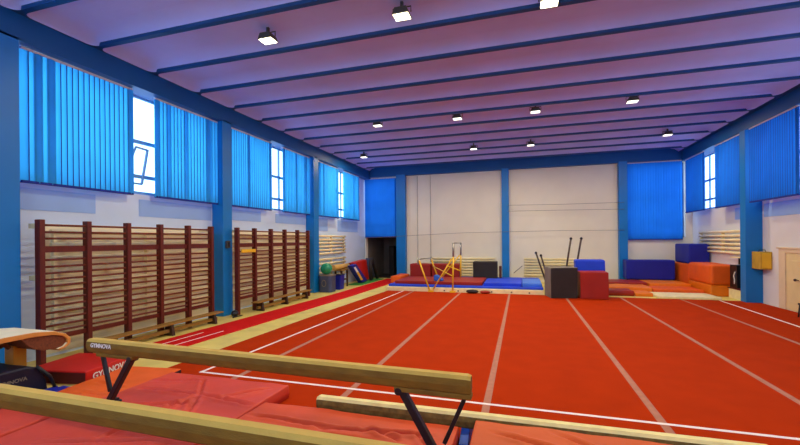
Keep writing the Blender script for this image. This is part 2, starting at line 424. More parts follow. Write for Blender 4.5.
blind('x', BRX + 0.03, 17.02, 19.0, 3.46, 5.97, M['blindR'], 'deep blue blind on the right wall just past the blue column', -1)
blind('x', BRX + 0.03, 20.08, 22.0, 3.46, 5.97, M['blindR'], 'narrow deep blue blind on the right wall next to the far corner', -1, (0,))

# right door and frame
d = bpy.data.objects.new('door_1', None); COL.objects.link(d); struct(d, 'cream panelled door on the right wall')
b = MB(); b.box(XR - 0.03, XR, 12.2, 15.3, 0.02, 1.78); b.box(XR - 0.045, XR - 0.03, 12.5, 15.0, 0.25, 1.55); b.build('door_leaf', M['door'], d, 0.006)
b = MB(); b.box(XR - 0.06, XR, 15.3, 15.62, 0, 1.9); b.box(XR - 0.06, XR, 12.0, 15.3, 1.78, 1.9); b.box(XR - 0.09, XR, 11.9, 15.7, 1.9, 1.95); b.build('door_frame', M['doorframe'], d, 0.006)
b = MB(); b.sphere((XR - 0.1, 14.75, 0.98), 0.04); b.bar((XR - 0.1, 14.75, 0.98), (XR - 0.1, 14.6, 0.98), 0.025, 0.025); b.build('handle', M['postdark'], d)

# ------------------------------------------------------------------ floor coverings
ct = thing('floor_exercise_carpet', 'large bright red gymnastics carpet with white border lines covering the hall floor', 'carpet')
b = MB(); b.prism([(-6.15, 2.2), (7.85, 2.2), (7.85, 16.93), (-5.75, 16.93), (-6.0, 11.0)], 'z', 0.0, 0.018); b.build('carpet', M['carpet'], ct)
b = MB()
b.prism([(-5.35, 5.53), (6.5, 5.46), (6.5, 5.515), (-5.35, 5.585)], 'z', 0.0185, 0.0215); b.build('front_line', M['line'], ct)
b = MB(); b.prism([(-5.35, 5.53), (-5.29, 5.53), (-5.0, 16.9), (-5.05, 16.9)], 'z', 0.0184, 0.0212); b.build('left_line', M['line'], ct)
b = MB(); b.prism([(6.4, 5.46), (6.46, 5.46), (6.8, 16.92), (6.74, 16.92)], 'z', 0.0184, 0.0212); b.build('right_line', M['line'], ct)
for x in (-4.55, -2.48, -0.47, 1.63, 3.6, 5.58):
    b = MB(); b.prism([(x - 0.05, 5.05), (x + 0.05, 5.05), (x + 0.03, 16.9), (x - 0.05, 16.9)], 'z', 0.018, 0.0197); b.build('seam_strip', M['seam'], ct)
tr = thing('tumbling_track', 'narrow red run-up strip along the left wall with two thin white marks', 'track')
b = MB(); b.prism([(-7.95, 6.2), (-7.0, 6.2), (-6.65, 15.0), (-6.55, 22.2), (-7.6, 22.2), (-7.62, 15.0)], 'z', 0.0, 0.02); b.build('strip', M['track'], tr)
for x0, y0, x1, y1 in ((-7.62, 6.5, -7.58, 8.0), (-7.28, 6.5, -7.2, 8.25)):
    b = MB(); b.bar((x0, y0, 0.021), (x1, y1, 0.021), 0.035, 0.003); b.build('mark', M['line'], tr)

# ------------------------------------------------------------------ ceiling lamps
def lamp_proto(lens):
    t = thing('ceiling_floodlight', 'x', 'light')
    b = MB(); b.prism([(-0.16, 0.0), (0.16, 0.0), (0.11, 0.12), (-0.11, 0.12)], 'y', -0.13, 0.13); b.build('housing', M['lampbody'], t, 0.012)
    b = MB(); b.box(-0.14, 0.14, -0.11, 0.11, -0.012, 0.0); b.build('lens', lens, t, 0.004)
    b = MB(); b.tube([(-0.17, 0, 0.06), (-0.17, 0, 0.16), (0.17, 0, 0.16), (0.17, 0, 0.06)], 0.012, 6); b.bar((0, 0.0, 0.15), (0, 0.0, 0.27), 0.05, 0.05); b.build('bracket', M['lampbody'], t)
    return t
LAMPS = [
    (-4.9, 6.95, 0, 'glaring floodlight hung under the nearest rib in view, leftmost of its row'),
    (-2.05, 6.95, 0, 'glaring floodlight hung under the nearest rib, second from left in its row'),
    (0.5, 7.35, 0, 'floodlight at the top edge of the picture, third from left in the nearest row'),
    (3.2, 6.95, 0, 'floodlight of the nearest row above the picture edge'),
    (-4.86, 13.3, 1, 'small ceiling floodlight, leftmost of the four in the middle row'),
    (-2.03, 13.4, 1, 'small ceiling floodlight, second from left of the four in the middle row'),
    (0.47, 13.48, 1, 'small ceiling floodlight, third from left of the four in the middle row'),
    (3.22, 13.4, 1, 'small ceiling floodlight, rightmost of the four in the middle row'),
    (-7.35, 18.1, 1, 'small ceiling floodlight of the far row, close to the left wall corner'),
    (-2.02, 18.1, 1, 'small ceiling floodlight, second from left in the far row'),
    (0.43, 18.2, 1, 'small ceiling floodlight, third from left in the far row'),
    (5.6, 18.2, 1, 'small ceiling floodlight of the far row, close to the right wall'),
    (-4.9, 0.8, 0, 'floodlight behind the camera, left one'),
    (3.2, 0.8, 0, 'floodlight behind the camera, right one'),
]
protos = {}
for i, (x, y, far, lab) in enumerate(LAMPS):
    if far not in protos:
        protos[far] = lamp_proto(M['lensfar'] if far else M['lens']); t = protos[far]; t.location = (x, y, RZ - 0.06); t['label'] = lab; t['group'] = 'ceiling floodlights'
    else:
        dup(protos[far], (x, y, RZ - 0.06), 0, lab, 'ceiling floodlights')
    ld = bpy.data.lights.new('floodlight_beam', 'AREA'); ld.shape = 'RECTANGLE'; ld.size = 0.28; ld.size_y = 0.22
    ld.energy = (78 if y < 3 else 100); ld.color = (1.0, 0.84, 0.58)
    lo = bpy.data.objects.new('floodlight_beam', ld); COL.objects.link(lo); lo.location = (x, y, RZ - 0.08)

# ------------------------------------------------------------------ radiators
def radiator(label, axis, plane, a0, a1, zs, out):
    c = (a0 + a1) / 2; L = (a1 - a0) / 2
    t = thing('pipe_radiator', label, 'radiator', (plane, c, 0) if axis == 'x' else (c, plane, 0), 0, 'cream pipe radiators')
    for z in zs:
        b = MB()
        pts = [(0, -L, z), (0, L, z)] if axis == 'x' else [(-L, 0, z), (L, 0, z)]
        b.tube(pts, 0.05, 8); b.build('pipe', M['pipe'], t)
    for u in (-L + 0.08, 0, L - 0.08):
        b = MB()
        if axis == 'x': b.box(min(0, out), max(0, out), u - 0.03, u + 0.03, zs[0] - 0.05, zs[-1] + 0.05)
        else: b.box(u - 0.03, u + 0.03, min(0, out), max(0, out), zs[0] - 0.05, zs[-1] + 0.05)
        b.build('bracket', M['pipe'], t)
    return t
def zr(a, c, n): return [a + (c - a) * i / (n - 1) for i in range(n)]
radiator('cream pipe radiator behind the nearer wall bars', 'x', -8.85, 5.45, 9.7, zr(0.4, 2.5, 9), -0.09)
radiator('cream pipe radiator behind the farther wall bars', 'x', -8.9, 10.45, 15.3, zr(0.4, 2.48, 9), -0.09)
radiator('upper cream pipe radiator on the left wall above the green ball', 'x', -8.9, 16.1, 19.2, zr(1.68, 2.5, 6), -0.09)
radiator('lower cream pipe radiator on the left wall behind the clutter', 'x', -8.9, 16.1, 19.2, zr(0.6, 1.4, 5), -0.09)
radiator('cream pipe radiator on the back wall behind the yellow bars', 'y', YB - 0.12, -4.9, -1.4, zr(0.3, 1.22, 7), 0.09)
radiator('cream pipe radiator on the back wall behind the dark cube', 'y', YB - 0.12, 0.13, 3.75, zr(0.36, 1.22, 7), 0.09)
radiator('cream pipe radiator on the right wall above the orange blocks', 'x', XR - 0.12, 17.1, 21.3, zr(1.68, 2.5, 6), 0.09)

# ------------------------------------------------------------------ wall bars
def wall_bars(name, label, ys, y_sh):
    t = thing(name, label, 'wall bars', (-8.45, ys[0], 0), 0, 'dark red wall bars')
    Y = [y - ys[0] for y in ys]
    for y in Y:
        b = MB(); b.box(-0.07, 0.07, y - 0.045, y + 0.045, 0.0, 2.71); b.build('upright', M['wbpost'], t, 0.008)
    zs = [2.61, 2.48, 2.36, 1.96, 1.83, 1.71, 1.59, 1.47, 1.35, 1.22, 1.09, 0.965, 0.845, 0.72, 0.61]
    for z in zs:
        b = MB(); b.tube([(0.0, Y[0] + 0.02, z), (0.0, Y[-1] - 0.02, z)], 0.021, 8); b.build('rung', M['wbrung'], t)
    for z, hh in ((2.16, 0.06), (0.5, 0.045)):
        b = MB(); b.box(-0.02, 0.02, Y[0], Y[-1], z - hh, z + hh); b.build('crossboard', M['wbpost'], t, 0.004)
    for y in (Y[0], Y[-1]):
        for z in (2.6, 1.62):
            yy = y + (0.08 if y == Y[0] else 0.0); b = MB(); b.box(-0.4, -0.07, yy - 0.03, yy + 0.03, z - 0.045, z + 0.045); b.build('wall_bracket', M['pipe'], t, 0.004)
    return t
wall_bars('wall_bars', 'dark red wooden wall bars nearer the camera, left of the second column', [5.03, 5.86, 6.72, 7.56, 8.41, 9.22], 0)
wall_bars('wall_bars', 'dark red wooden wall bars with a yellow strip, between the second and third columns', [10.31, 11.15, 12.05, 12.9, 13.78, 14.58], 0)
b = MB(); b.box(-8.4, -8.36, 10.42, 11.1, 1.92, 2.03)
tag(b.build('foam_strip', M['yellow'], bevel=0.012), 'small yellow strip hung on a rung of the farther wall bars', 'strip')

# benches in front of the wall bars
def bench(label, x, y0, y1, h):
    L = y1 - y0
    t = thing('gym_bench', label, 'bench', (x, (y0 + y1) / 2, 0), 0, 'long wooden gym benches')
    b = MB(); b.box(-0.13, 0.13, -L / 2, L / 2, h - 0.035, h); b.build('seat', M['wood'], t, 0.006)
    b = MB(); b.box(-0.04, 0.04, -L / 2 + 0.15, L / 2 - 0.15, 0.08, 0.16); b.build('stretcher', M['wood'], t, 0.005)
    for y in (-L / 2 + 0.3, 0, L / 2 - 0.3):
        b = MB(); b.prism([(-0.14, 0), (0.14, 0), (0.09, h - 0.035), (-0.09, h - 0.035)], 'y', y - 0.04, y + 0.04); b.build('leg', M['woodleg'], t, 0.004)
    return t
bench('long wooden bench on the floor before the nearer wall bars', -8.22, 5.9, 9.3, 0.3)
bench('long wooden bench on the floor before the farther wall bars', -8.2, 10.8, 14.2, 0.32)
b = MB(); b.box(-8.66, -8.58, 10.03, 10.17, 2.08, 2.3); b.box(-8.58, -8.575, 10.06, 10.14, 2.12, 2.26, 1)
tag(b.build('switch_box', [M['lampbody'], M['black']], bevel=0.006), 'small dark grey electrical box on the second blue column', 'electrical box')
b = MB(); b.sphere((-8.3, 10.0, 0.1), 0.1, sc=(1, 1.2, 1)); b.tube([(-8.2, 9.8, 0.02), (-8.2, 10.2, 0.02)], 0.02)
tag(b.build('dumbbell', M['black']), 'small dark weight on the floor at the foot of the second column', 'weight')

# ------------------------------------------------------------------ balance beams
def beam_body(L, top, h, m_body, m_top):
    w0, w1 = 0.055, 0.068
    prof = [(-w0 + 0.02, 0), (w0 - 0.02, 0), (w0, 0.02), (w1, h * 0.5), (w0 + 0.004, h - 0.03), (w0 - 0.02, h), (-w0 + 0.02, h), (-w0 - 0.004, h - 0.03), (-w1, h * 0.5), (-w0, 0.02)]
    b = MB()
    n = len(prof)
    segs = [-L / 2, -L / 2 + 0.03, L / 2 - 0.03, L / 2]; sc = [0.86, 1, 1, 0.86]
    vs = []
    for x, s in zip(segs, sc):
        vs += [(x, p[0] * s, top - h + (h / 2 + (p[1] - h / 2) * s)) for p in prof]
    for L_ in range(3):
        for k in range(n):
            j = (k + 1) % n
            b.add([vs[L_ * n + k], vs[L_ * n + j], vs[(L_ + 1) * n + j], vs[(L_ + 1) * n + k]], [(0, 1, 2, 3)], 1 if k in (4, 5, 6) else 0)
    b.add(vs[:n], [tuple(reversed(range(n)))]); b.add(vs[3 * n:], [tuple(range(n))])
    return b, [m_body, m_top]
def balance_beam(loc, rotz, label):
    t = thing('balance_beam', label, 'balance beam', loc, rotz, 'raised balance beams')
    bb, ms = beam_body(4.93, 0.8, 0.175, M['beamold'], M['beamtop']); o = bb.build('beam', ms, t)
    text('GYMNOVA', 0.072, M['white'], o, frame_m((-2.18, -0.071, 0.73), (1, 0, 0), (0, 0.12, 1)))
    for s, xo, xi, xf in ((-1, -2.25, -1.72, -2.14), (1, 2.42, 1.78, 2.15)):
        b = MB(); b.box(min(xo, xi) - 0.05, max(xo, xi) + 0.05, -0.05, 0.05, 0.585, 0.635); b.build('mounting_plate', M['beamold'], t, 0.01)
        b = MB(); b.bar((xi, 0, 0.62), (xf, 0, 0.0), 0.07, 0.07, up=(0, 1, 0)); b.build('leg', M['black'], t, 0.008)
        b = MB(); b.bar((xo, 0, 0.62), (xf + (0.06 if s > 0 else 0.03) * 1, 0, 0.14), 0.04, 0.045, up=(0, 1, 0)); b.build('brace', M['black'], t, 0.006)
        b = MB(); b.tube([(xi - 0.005, -0.055, 0.59), (xi - 0.005, 0.055, 0.59)], 0.036, 12); b.build('pivot', M['black'], t)
        f = MB(); f.box(xf - 0.04, xf + 0.04, -0.11, 0.11, -0.03, 0.03); fo = f.build('foot_bar', M['black'], t, 0.008)
        for y in (-0.08, 0.08):
            g = MB(); g.box(xf - 0.06, xf + 0.06, y - 0.05, y + 0.05, -0.033, 0.0); g.build('rubber_foot', M['black'], fo, 0.01)
    return t
bA = balance_beam((-2.91, 3.7, 0.235), math.radians(-1.3), 'raised tan balance beam on black legs seen whole, in front of the red carpet')
dup(bA, (-2.72, 2.26, 0.243), math.radians(-0.3), 'raised tan balance beam crossing the bottom left corner, closest to the camera', 'raised balance beams')
t = thing('low_balance_beam', 'pale low balance beam lying near the floor behind the red mats', 'balance beam', (-0.125, 4.52, 0.018), math.radians(0.6))
bb, ms = beam_body(4.7, 0.3, 0.17, M['lowbody'], M['lowtop']); bb.build('beam', ms, t)
for x, q in ((-1.9, 0.06), (-0.49, 0.32), (1.8, 0.06)):
    b = MB(); b.prism([(-q, 0.0), (q, 0.0), (q * 0.8, 0.06), (0.05, 0.13), (-0.05, 0.13), (-q * 0.8, 0.06)], 'x', x - 0.05, x + 0.05); b.build('foot', M['bluepad'], t, 0.008)

# ------------------------------------------------------------------ landing mats
def soft_mat(name, label, cat, x0, x1, y0, y1, z0, z1, m, creases=(), res=0.022, puff=0.012, seed=0, group=None, rot=0.0, r=0.016, edge=None):
    cx, cy = (x0 + x1) / 2, (y0 + y1) / 2; w, l = x1 - x0, y1 - y0
    nx = max(6, int(w / res)); ny = max(6, int(l / res))
    b = MB(); vs = []
    def height(x, y):
        gx, gy = x + cx, y + cy
        z = puff * (noise.noise(Vector((gx * 1.7, gy * 1.7, seed))) + 0.6 * noise.noise(Vector((gx * 4.1, gy * 4.1, seed + 5))))
        for (ax, ay, bx_, by_, dp, wd) in creases:
            dx, dy = bx_ - ax, by_ - ay; L2 = dx * dx + dy * dy
            tt = max(0, min(1, ((gx - ax) * dx + (gy - ay) * dy) / L2))
            dist = math.hypot(gx - ax - tt * dx, gy - ay - tt * dy)
            wv = 0.015 * noise.noise(Vector((gx * 9, gy * 9, 3)))
            q = (dist + wv) / wd
            fade = min(1, 4 * tt + 0.15, 4 * (1 - tt) + 0.15)
            z += -2.2 * dp * fade * math.exp(-q * q) + 1.2 * dp * fade * math.exp(-((q - 1.8) ** 2))
        e = min(x + w / 2, w / 2 - x, y + l / 2, l / 2 - y)
        if e < r: z -= r - math.sqrt(max(0, r * r - (r - e) ** 2))
        return z
    def warp(i, n, L):
        # finer cells at the rim
        return -L / 2 + L * i / n
    xs = [-w / 2] + [-w / 2 + r * 0.35] + [warp(i, nx, w - 2 * r) for i in range(nx + 1)] + [w / 2 - r * 0.35] + [w / 2]
    ys = [-l / 2] + [-l / 2 + r * 0.35] + [warp(i, ny, l - 2 * r) for i in range(ny + 1)] + [l / 2 - r * 0.35] + [l / 2]
    nX, nY = len(xs), len(ys)
    for y in ys:
        for x in xs: vs.append((x, y, z1 - z0 + height(x, y)))
    fs = [(j * nX + i, j * nX + i + 1, (j + 1) * nX + i + 1, (j + 1) * nX + i) for j in range(nY - 1) for i in range(nX - 1)]
    b.add(vs, fs, 0, True)
    rim = [i for i in range(nX)] + [j * nX + nX - 1 for j in range(1, nY)] + [(nY - 1) * nX + i for i in range(nX - 2, -1, -1)] + [j * nX for j in range(nY - 2, 0, -1)]
    top = [vs[i] for i in rim]; k = len(top)
    mid = [(v[0], v[1], (z1 - z0) * 0.5) for v in top]; bot = [(v[0], v[1], 0) for v in top]
    mid = [(v[0] * 1.003, v[1] * 1.003, v[2]) for v in mid]
    o = b.add(top + mid + bot, [(a, (a + 1) % k, k + (a + 1) % k, k + a) for a in range(k)] + [(k + a, k + (a + 1) % k, 2 * k + (a + 1) % k, 2 * k + a) for a in range(k)], 1 if edge else 0, True)
    b.add(bot, [tuple(range(k))], 0)
    o = b.build(name, [m, edge] if edge else m)
    o.location = (cx, cy, z0); o.rotation_euler = (0, 0, rot)
    tag(o, label, cat, group)
    return o
CA = [(-4.2, 4.35, -5.2, 4.3, 0.02, 0.03), (-4.2, 4.35, -3.3, 4.25, 0.024, 0.03), (-4.2, 4.35, -4.6, 4.85, 0.018, 0.025), (-4.2, 4.35, -3.6, 3.3, 0.02, 0.03), (-4.2, 4.35, -4.3, 3.0, 0.018, 0.03),
      (-5.2, 3.6, -4.0, 4.1, 0.02, 0.04), (-5.3, 4.6, -4.5, 4.8, 0.016, 0.03), (-4.9, 2.8, -3.4, 3.3, 0.02, 0.03), (-3.9, 4.3, -3.4, 4.8, 0.016, 0.03)]
soft_mat('landing_mat', 'big pinkish red crash mat with star shaped creases below the left beam legs', 'mat', -5.36, -3.22, 0.9, 4.99, 0.02, 0.2, M['matred'], CA, seed=1, group='red landing mats')
CB = [(-3.1, 4.0, -1.9, 3.95, 0.022, 0.03), (-2.2, 3.9, -0.9, 4.1, 0.024, 0.03), (-3.0, 3.6, -1.4, 3.85, 0.02, 0.035), (-1.7, 4.05, -1.2, 3.9, 0.022, 0.025), (-1.1, 4.1, -0.75, 3.7, 0.022, 0.03), (-2.8, 3.3, -1.6, 3.5, 0.02, 0.04)]
soft_mat('landing_mat', 'red crash mat with sagging folds in the middle, before the low beam\'s left end', 'mat', -3.19, -0.68, 0.7, 4.4, 0.02, 0.2, M['matred2'], CB, seed=2, group='red landing mats')
CC = [(-0.3, 4.2, 0.6, 3.9, 0.02, 0.03), (0.3, 4.35, 1.1, 3.8, 0.018, 0.03), (-0.2, 3.7, 0.8, 4.0, 0.018, 0.04)]
soft_mat('landing_mat', 'orange red crash mat at the bottom edge, in front of the low beam\'s right part', 'mat', -0.5, 2.15, 0.7, 4.43, 0.02, 0.28, M['matc'], CC, seed=3, group='red landing mats')
soft_mat('landing_mat', 'red crash mat in the bottom left corner under the nearest beam', 'mat', -6.8, -5.4, 0.9, 3.6, 0.02, 0.21, M['matred'], [(-6.8, 2.9, -5.6, 2.6, 0.02, 0.04), (-6.3, 2.4, -5.5, 2.9, 0.02, 0.03)], seed=4, group='red landing mats')
soft_mat('floor_mat', 'flat bright orange mat with a blue edge beside the vault', 'mat', -6.58, -5.5, 3.75, 5.35, 0.02, 0.1, M['matorange'], [(-6.4, 4.6, -5.7, 4.4, 0.012, 0.03), (-6.3, 4.2, -5.6, 4.1, 0.012, 0.03)], seed=5, rot=math.radians(8), edge=M['navy'])
b = MB(); b.box(-6.81, -6.62, 3.72, 4.35, 0.02, 0.07)
tag(b.build('floor_pad', M['bluematd'], bevel=0.015), 'thin blue pad on the floor between the vault base and orange mat', 'pad')
bx = thing('block_mat', 'thick red block mat with white lettering on the floor before the nearer wall bars', 'mat', (-7.33, 4.98, 0.0), math.radians(11))
b = MB(); b.box(-0.56, 0.56, -0.5, 0.5, 0.0, 0.21); o = b.build('cover', M['boxred'], bx, 0.02)
b = MB(); b.box(-0.55, 0.55, -0.506, -0.498, 0.015, 0.185); b.build('front_panel', M['boxmaroon'], bx)
text('GYMNOVA', 0.145, M['white'], bx, frame_m((0.568, -0.02, 0.085), (0, 1, 0), (0, 0, 1)), name='lettering')

# ------------------------------------------------------------------ vault table
vt = thing('vaulting_table', 'cream topped vaulting table with a curled front on a wooden post and dark padded base', 'vault', (-7.35, 3.86, 0.0))
def prof_curve():
    out = [(-0.95, 0.86), (-0.6, 0.93), (-0.2, 0.965), (0.15, 0.96), (0.42, 0.92), (0.58, 0.845), (0.65, 0.765), (0.645, 0.68), (0.58, 0.625), (0.48, 0.6)]
    inn = [(0.46, 0.635), (0.545, 0.655), (0.595, 0.70), (0.598, 0.76), (0.545, 0.815), (0.4, 0.86), (0.15, 0.885), (-0.2, 0.885), (-0.6, 0.85), (-0.95, 0.79)]
    return out, inn
pout, pin = prof_curve()
b = MB(); N = len(pout)
pts = pout + pin
b.prism(pts, 'x', -0.47, 0.47, 1)
for i in range(N - 1): pass
o = b.build('table_top', [M['vaulttop'], M['vaultedge']], vt, 0.012)
for p in o.data.polygons:
    c = p.center
    if abs(p.normal.x) < 0.5 and (p.normal.z > 0.15 or p.normal.y > 0.3): p.material_index = 0
b = MB(); b.prism([(0.0, 0.882), (0.15, 0.883), (0.4, 0.858), (0.545, 0.813), (0.597, 0.76), (0.594, 0.70), (0.545, 0.657), (0.46, 0.637), (0.3, 0.65), (0.16, 0.70), (0.08, 0.78)], 'x', -0.44, 0.44); b.build('underside_pad', M['vaultside'], vt, 0.01)
b = MB(); b.box(-0.1, 0.1, 0.1, 0.27, 0.36, 0.74); b.build('post', M['post'], vt, 0.01)
for x in (-0.08, 0.08):
    b = MB(); b.tube([(x, 0.06, 0.72), (x, 0.0, 0.8), (x, -0.14, 0.9)], 0.03, 8); b.build('support_arm', M['vaultside'], vt)
    b = MB(); b.tube([(x, 0.24, 0.72), (x, 0.2, 0.8), (x, 0.3, 0.88)], 0.03, 8); b.build('support_arm', M['vaultside'], vt)
b = MB(); b.prism([(-0.95, 0.02), (0.36, 0.02), (0.34, 0.2), (0.24, 0.41), (0.08, 0.47), (-0.95, 0.47)], 'x', -0.42, 0.42); ob = b.build('base_pad', M['navy'], vt, 0.03)
text('GYMNOVA', 0.075, M['foamgrey'], ob, frame_m((0.423, -0.1, 0.3), (0, 1, 0), (0, 0, 1)), name='lettering')
b = MB(); b.tube([(0.44, 0.2, 0.44), (0.46, 0.36, 0.24), (0.46, 0.42, 0.06)], 0.025, 8); b.build('frame_tube', M['black'], vt)
for x in (-0.46, 0.46):
    b = MB(); b.tube([(x, -0.6, 0.036), (x, 0.45, 0.036)], 0.035, 8); b.build('floor_rail', M['bluematd'], vt)

# ------------------------------------------------------------------ far end: platform, mats, bars
pl = thing('landing_platform', 'low cream edged platform across the far end of the red carpet', 'platform', (0, 0, 0))
b = MB(); b.box(-5.85, 0.85, 16.96, 21.6, 0.0, 0.19); b.build('base', M['cream'], pl, 0.015)
b = MB(); b.box(-5.8, 0.85, 17.1, 21.5, 0.19, 0.29); b.build('blue_cover', M['bluemat'], pl, 0.03)
b = MB()
for x in (-3.2, -2.6, -1.2, -0.4, 0.3): b.box(x - 0.03, x + 0.03, 16.948, 16.96, 0.05, 0.11)
b.build('handle_slot', M['foamgrey'], pl)
def block(name, label, cat, x0, x1, y0, y1, z0, z1, m, bev=0.05, rot=0.0, group=None, mats=None, face=None):
    b = MB(); cx, cy = (x0 + x1) / 2, (y0 + y1) / 2
    w, l, h = (x1 - x0) / 2, (y1 - y0) / 2, z1 - z0
    nn = 6
    vs = []; fs = []
    bm = bmesh.new(); bmesh.ops.create_cube(bm, size=1.0)
    bmesh.ops.scale(bm, vec=(2 * w, 2 * l, h), verts=bm.verts); bmesh.ops.translate(bm, vec=(0, 0, h / 2), verts=bm.verts)
    bmesh.ops.subdivide_edges(bm, edges=bm.edges, cuts=5, use_grid_fill=True)
    for v in bm.verts:
        k = noise.noise(Vector((v.co.x * 1.6 + cx, v.co.y * 1.6 + cy, v.co.z * 1.6)))
        s = 0.018 * k
        c = Vector((v.co.x, v.co.y, v.co.z - h / 2))
        if v.co.z > 0.02: v.co += c.normalized() * s
    me = bpy.data.meshes.new(name); bm.to_mesh(me); bm.free()
    for mm in (mats or [m]): me.materials.append(mm)
    if face:
        for p in me.polygons: p.material_index = face(p)
    o = bpy.data.objects.new(name, me); COL.objects.link(o); o.location = (cx, cy, z0); o.rotation_euler = (0, 0, rot)
    bv = o.modifiers.new('bevel', 'BEVEL'); bv.width = bev; bv.segments = 3; bv.limit_method = 'ANGLE'; bv.angle_limit = 0.7
    for p in me.polygons: p.use_smooth = False
    if label: tag(o, label, cat, group)
    return o
P = 'mats piled at the far end'
block('thick_mat', 'long flat red mat lying on the platform in front of the red wedge', 'mat', -5.55, -1.62, 17.3, 19.6, 0.29, 0.43, M['foamred'], 0.05, 0, P)
block('thick_mat', 'blue mat on the platform between the yellow bars and the second back column', 'mat', -1.56, 0.0, 17.3, 19.4, 0.29, 0.42, M['bluemat'], 0.05, 0, P)
block('thick_mat', 'bright blue short mat on the platform just left of the dark cube', 'mat', 0.03, 0.8, 17.3, 19.4, 0.29, 0.43, M['bluebright'], 0.05, 0, P)
block('folded_mat', 'orange red mat lying at the left end of the platform', 'mat', -6.5, -5.92, 19.5, 21.2, 0.0, 0.42, M['matorange'], 0.06, 0.0, P)
block('crash_mat', 'upright red crash mat behind the low yellow bar, left half', 'mat', -5.8, -4.65, 20.7, 21.35, 0.29, 1.0, M['foamred'], 0.07, 0.02, P)
block('crash_mat', 'upright red crash mat behind the yellow bars, right half beside the black block', 'mat', -4.6, -3.1, 20.7, 21.35, 0.29, 1.01, M['foamred'], 0.07, -0.02, P)
block('foam_block', 'black foam block standing on the platform near the second back column', 'foam block', -2.38, -1.18, 20.5, 21.2, 0.29, 1.14, M['foamblack'], 0.03, 0, P)
b = MB(); b.box(-1.1, -0.98, 20.9, 21.2, 0.29, 0.9)
tag(b.build('wooden_board', M['browndoor'], bevel=0.02), 'narrow reddish board standing beside the black foam block', 'board')
b = MB(); b.sphere((-1.98, 16.78, 0.1), 0.26, sc=(1, 0.5, 0.32)); tag(b.build('hand_pad', M['foamblack']), 'small black oval pad against the platform front', 'pad')
b = MB(); b.sphere((-1.45, 16.8, 0.085), 0.22, sc=(1, 0.5, 0.3)); tag(b.build('hand_pad', M['foamred']), 'small red oval pad against the platform front', 'pad')

# uneven bars
ub = thing('uneven_bars', 'yellow framed uneven bars with grey uprights at the far end platform', 'uneven bars', (0, 0, 0))
def seg(name, m, pts, r, mm=None):
    pts = [(p[0] + (0.08 if p[1] < 17 else 0.0), p[1], p[2]) for p in pts]
    b = MB(); b.tube(pts, r, 8); return b.build(name, m, ub)
Y0, Y1 = 16.86, 19.75
seg('upright', M['chrome'], [(-2.86, Y0, 1.55), (-2.86, Y0, 2.13)], 0.045); seg('upright', M['chrome'], [(-2.88, Y1, 1.5), (-2.88, Y1, 2.12)], 0.045)
seg('post', M['yellow'], [(-2.9, Y0, 0.06), (-2.86, Y0, 1.6)], 0.036); seg('post', M['yellow'], [(-2.9, Y1, 0.3), (-2.88, Y1, 1.7)], 0.036)
seg('high_rail', M['chrome'], [(-2.86, Y0, 2.13), (-2.88, Y1, 2.12)], 0.025)
seg('low_rail', M['chrome'], [(-4.4, Y0, 1.43), (-4.4, Y1, 1.36)], 0.025)
seg('post', M['yellow'], [(-4.37, Y0, 1.38), (-3.9, Y0, 0.06)], 0.036); seg('post', M['yellow'], [(-4.4, Y1, 1.33), (-4.02, Y1, 0.3)], 0.036)
seg('upright', M['chrome'], [(-4.42, Y0, 1.2), (-4.4, Y0, 1.5)], 0.04); seg('upright', M['chrome'], [(-4.4, Y1, 1.15), (-4.4, Y1, 1.42)], 0.04)
seg('brace', M['yellow'], [(-2.93, Y0, 1.45), (-3.76, Y0, 0.12)], 0.03); seg('brace', M['yellow'], [(-2.95, Y1, 1.5), (-3.9, Y1, 0.3)], 0.03)
seg('brace', M['yellow'], [(-4.3, Y1, 0.95), (-2.9, Y0, 0.72)], 0.025); seg('brace', M['yellow'], [(-3.6, Y1, 0.98), (-2.9, Y1, 0.72)], 0.035)
for x, y, z in ((-2.82, Y0, 0.0), (-3.77, Y0, 0.0), (-2.9, Y1, 0.29), (-3.98, Y1, 0.29)):
    b = MB(); b.box(x - 0.12, x + 0.12, y - 0.07, y + 0.07, z, z + 0.09); b.build('foot_plate', M['yellow'], ub, 0.01)
b = MB(); b.prism([(-3.75, 0.44), (-3.35, 0.44), (-3.35, 0.5), (-3.6, 0.7), (-3.75, 0.7)], 'y', 17.35, 17.7); 
bpad = b.build('wedge_pad', M['bluepad'], None, 0.03); tag(bpad, 'small light blue wedge pad between the legs of the yellow bars', 'pad')

# parallel bar uprights near the back wall
def stand(label, feet, tops, Y):
    t = thing('bar_stand', label, 'bar stand', (0, 0, 0))
    for (fx, fz), (tx, tz) in zip(feet, tops):
        b = MB(); b.tube([(fx, Y, fz), (tx, Y, tz)], 0.04, 8); b.build('post', M['postdark'], t)
        b = MB(); b.sphere((tx, Y, tz), 0.06, 12, 8); b.build('end_knob', M['black'], t)
    b = MB(); x0 = min(f[0] for f in feet) - 0.12; x1 = max(f[0] for f in feet) + 0.2; b.box(x0, x1, Y - 0.3, Y + 0.3, 0.0, 0.06); b.build('base_frame', M['postdark'], t, 0.01)
    return t
stand('tall dark two-post bar stand rising behind the blue block', [(1.72, 0.05), (2.1, 0.05)], [(2.06, 2.28), (2.47, 2.28)], 18.6)
stand('short dark two-post bar stand left of the dark cube', [(1.16, 0.05), (1.28, 0.05)], [(0.66, 1.62), (0.88, 1.5)], 19.8)

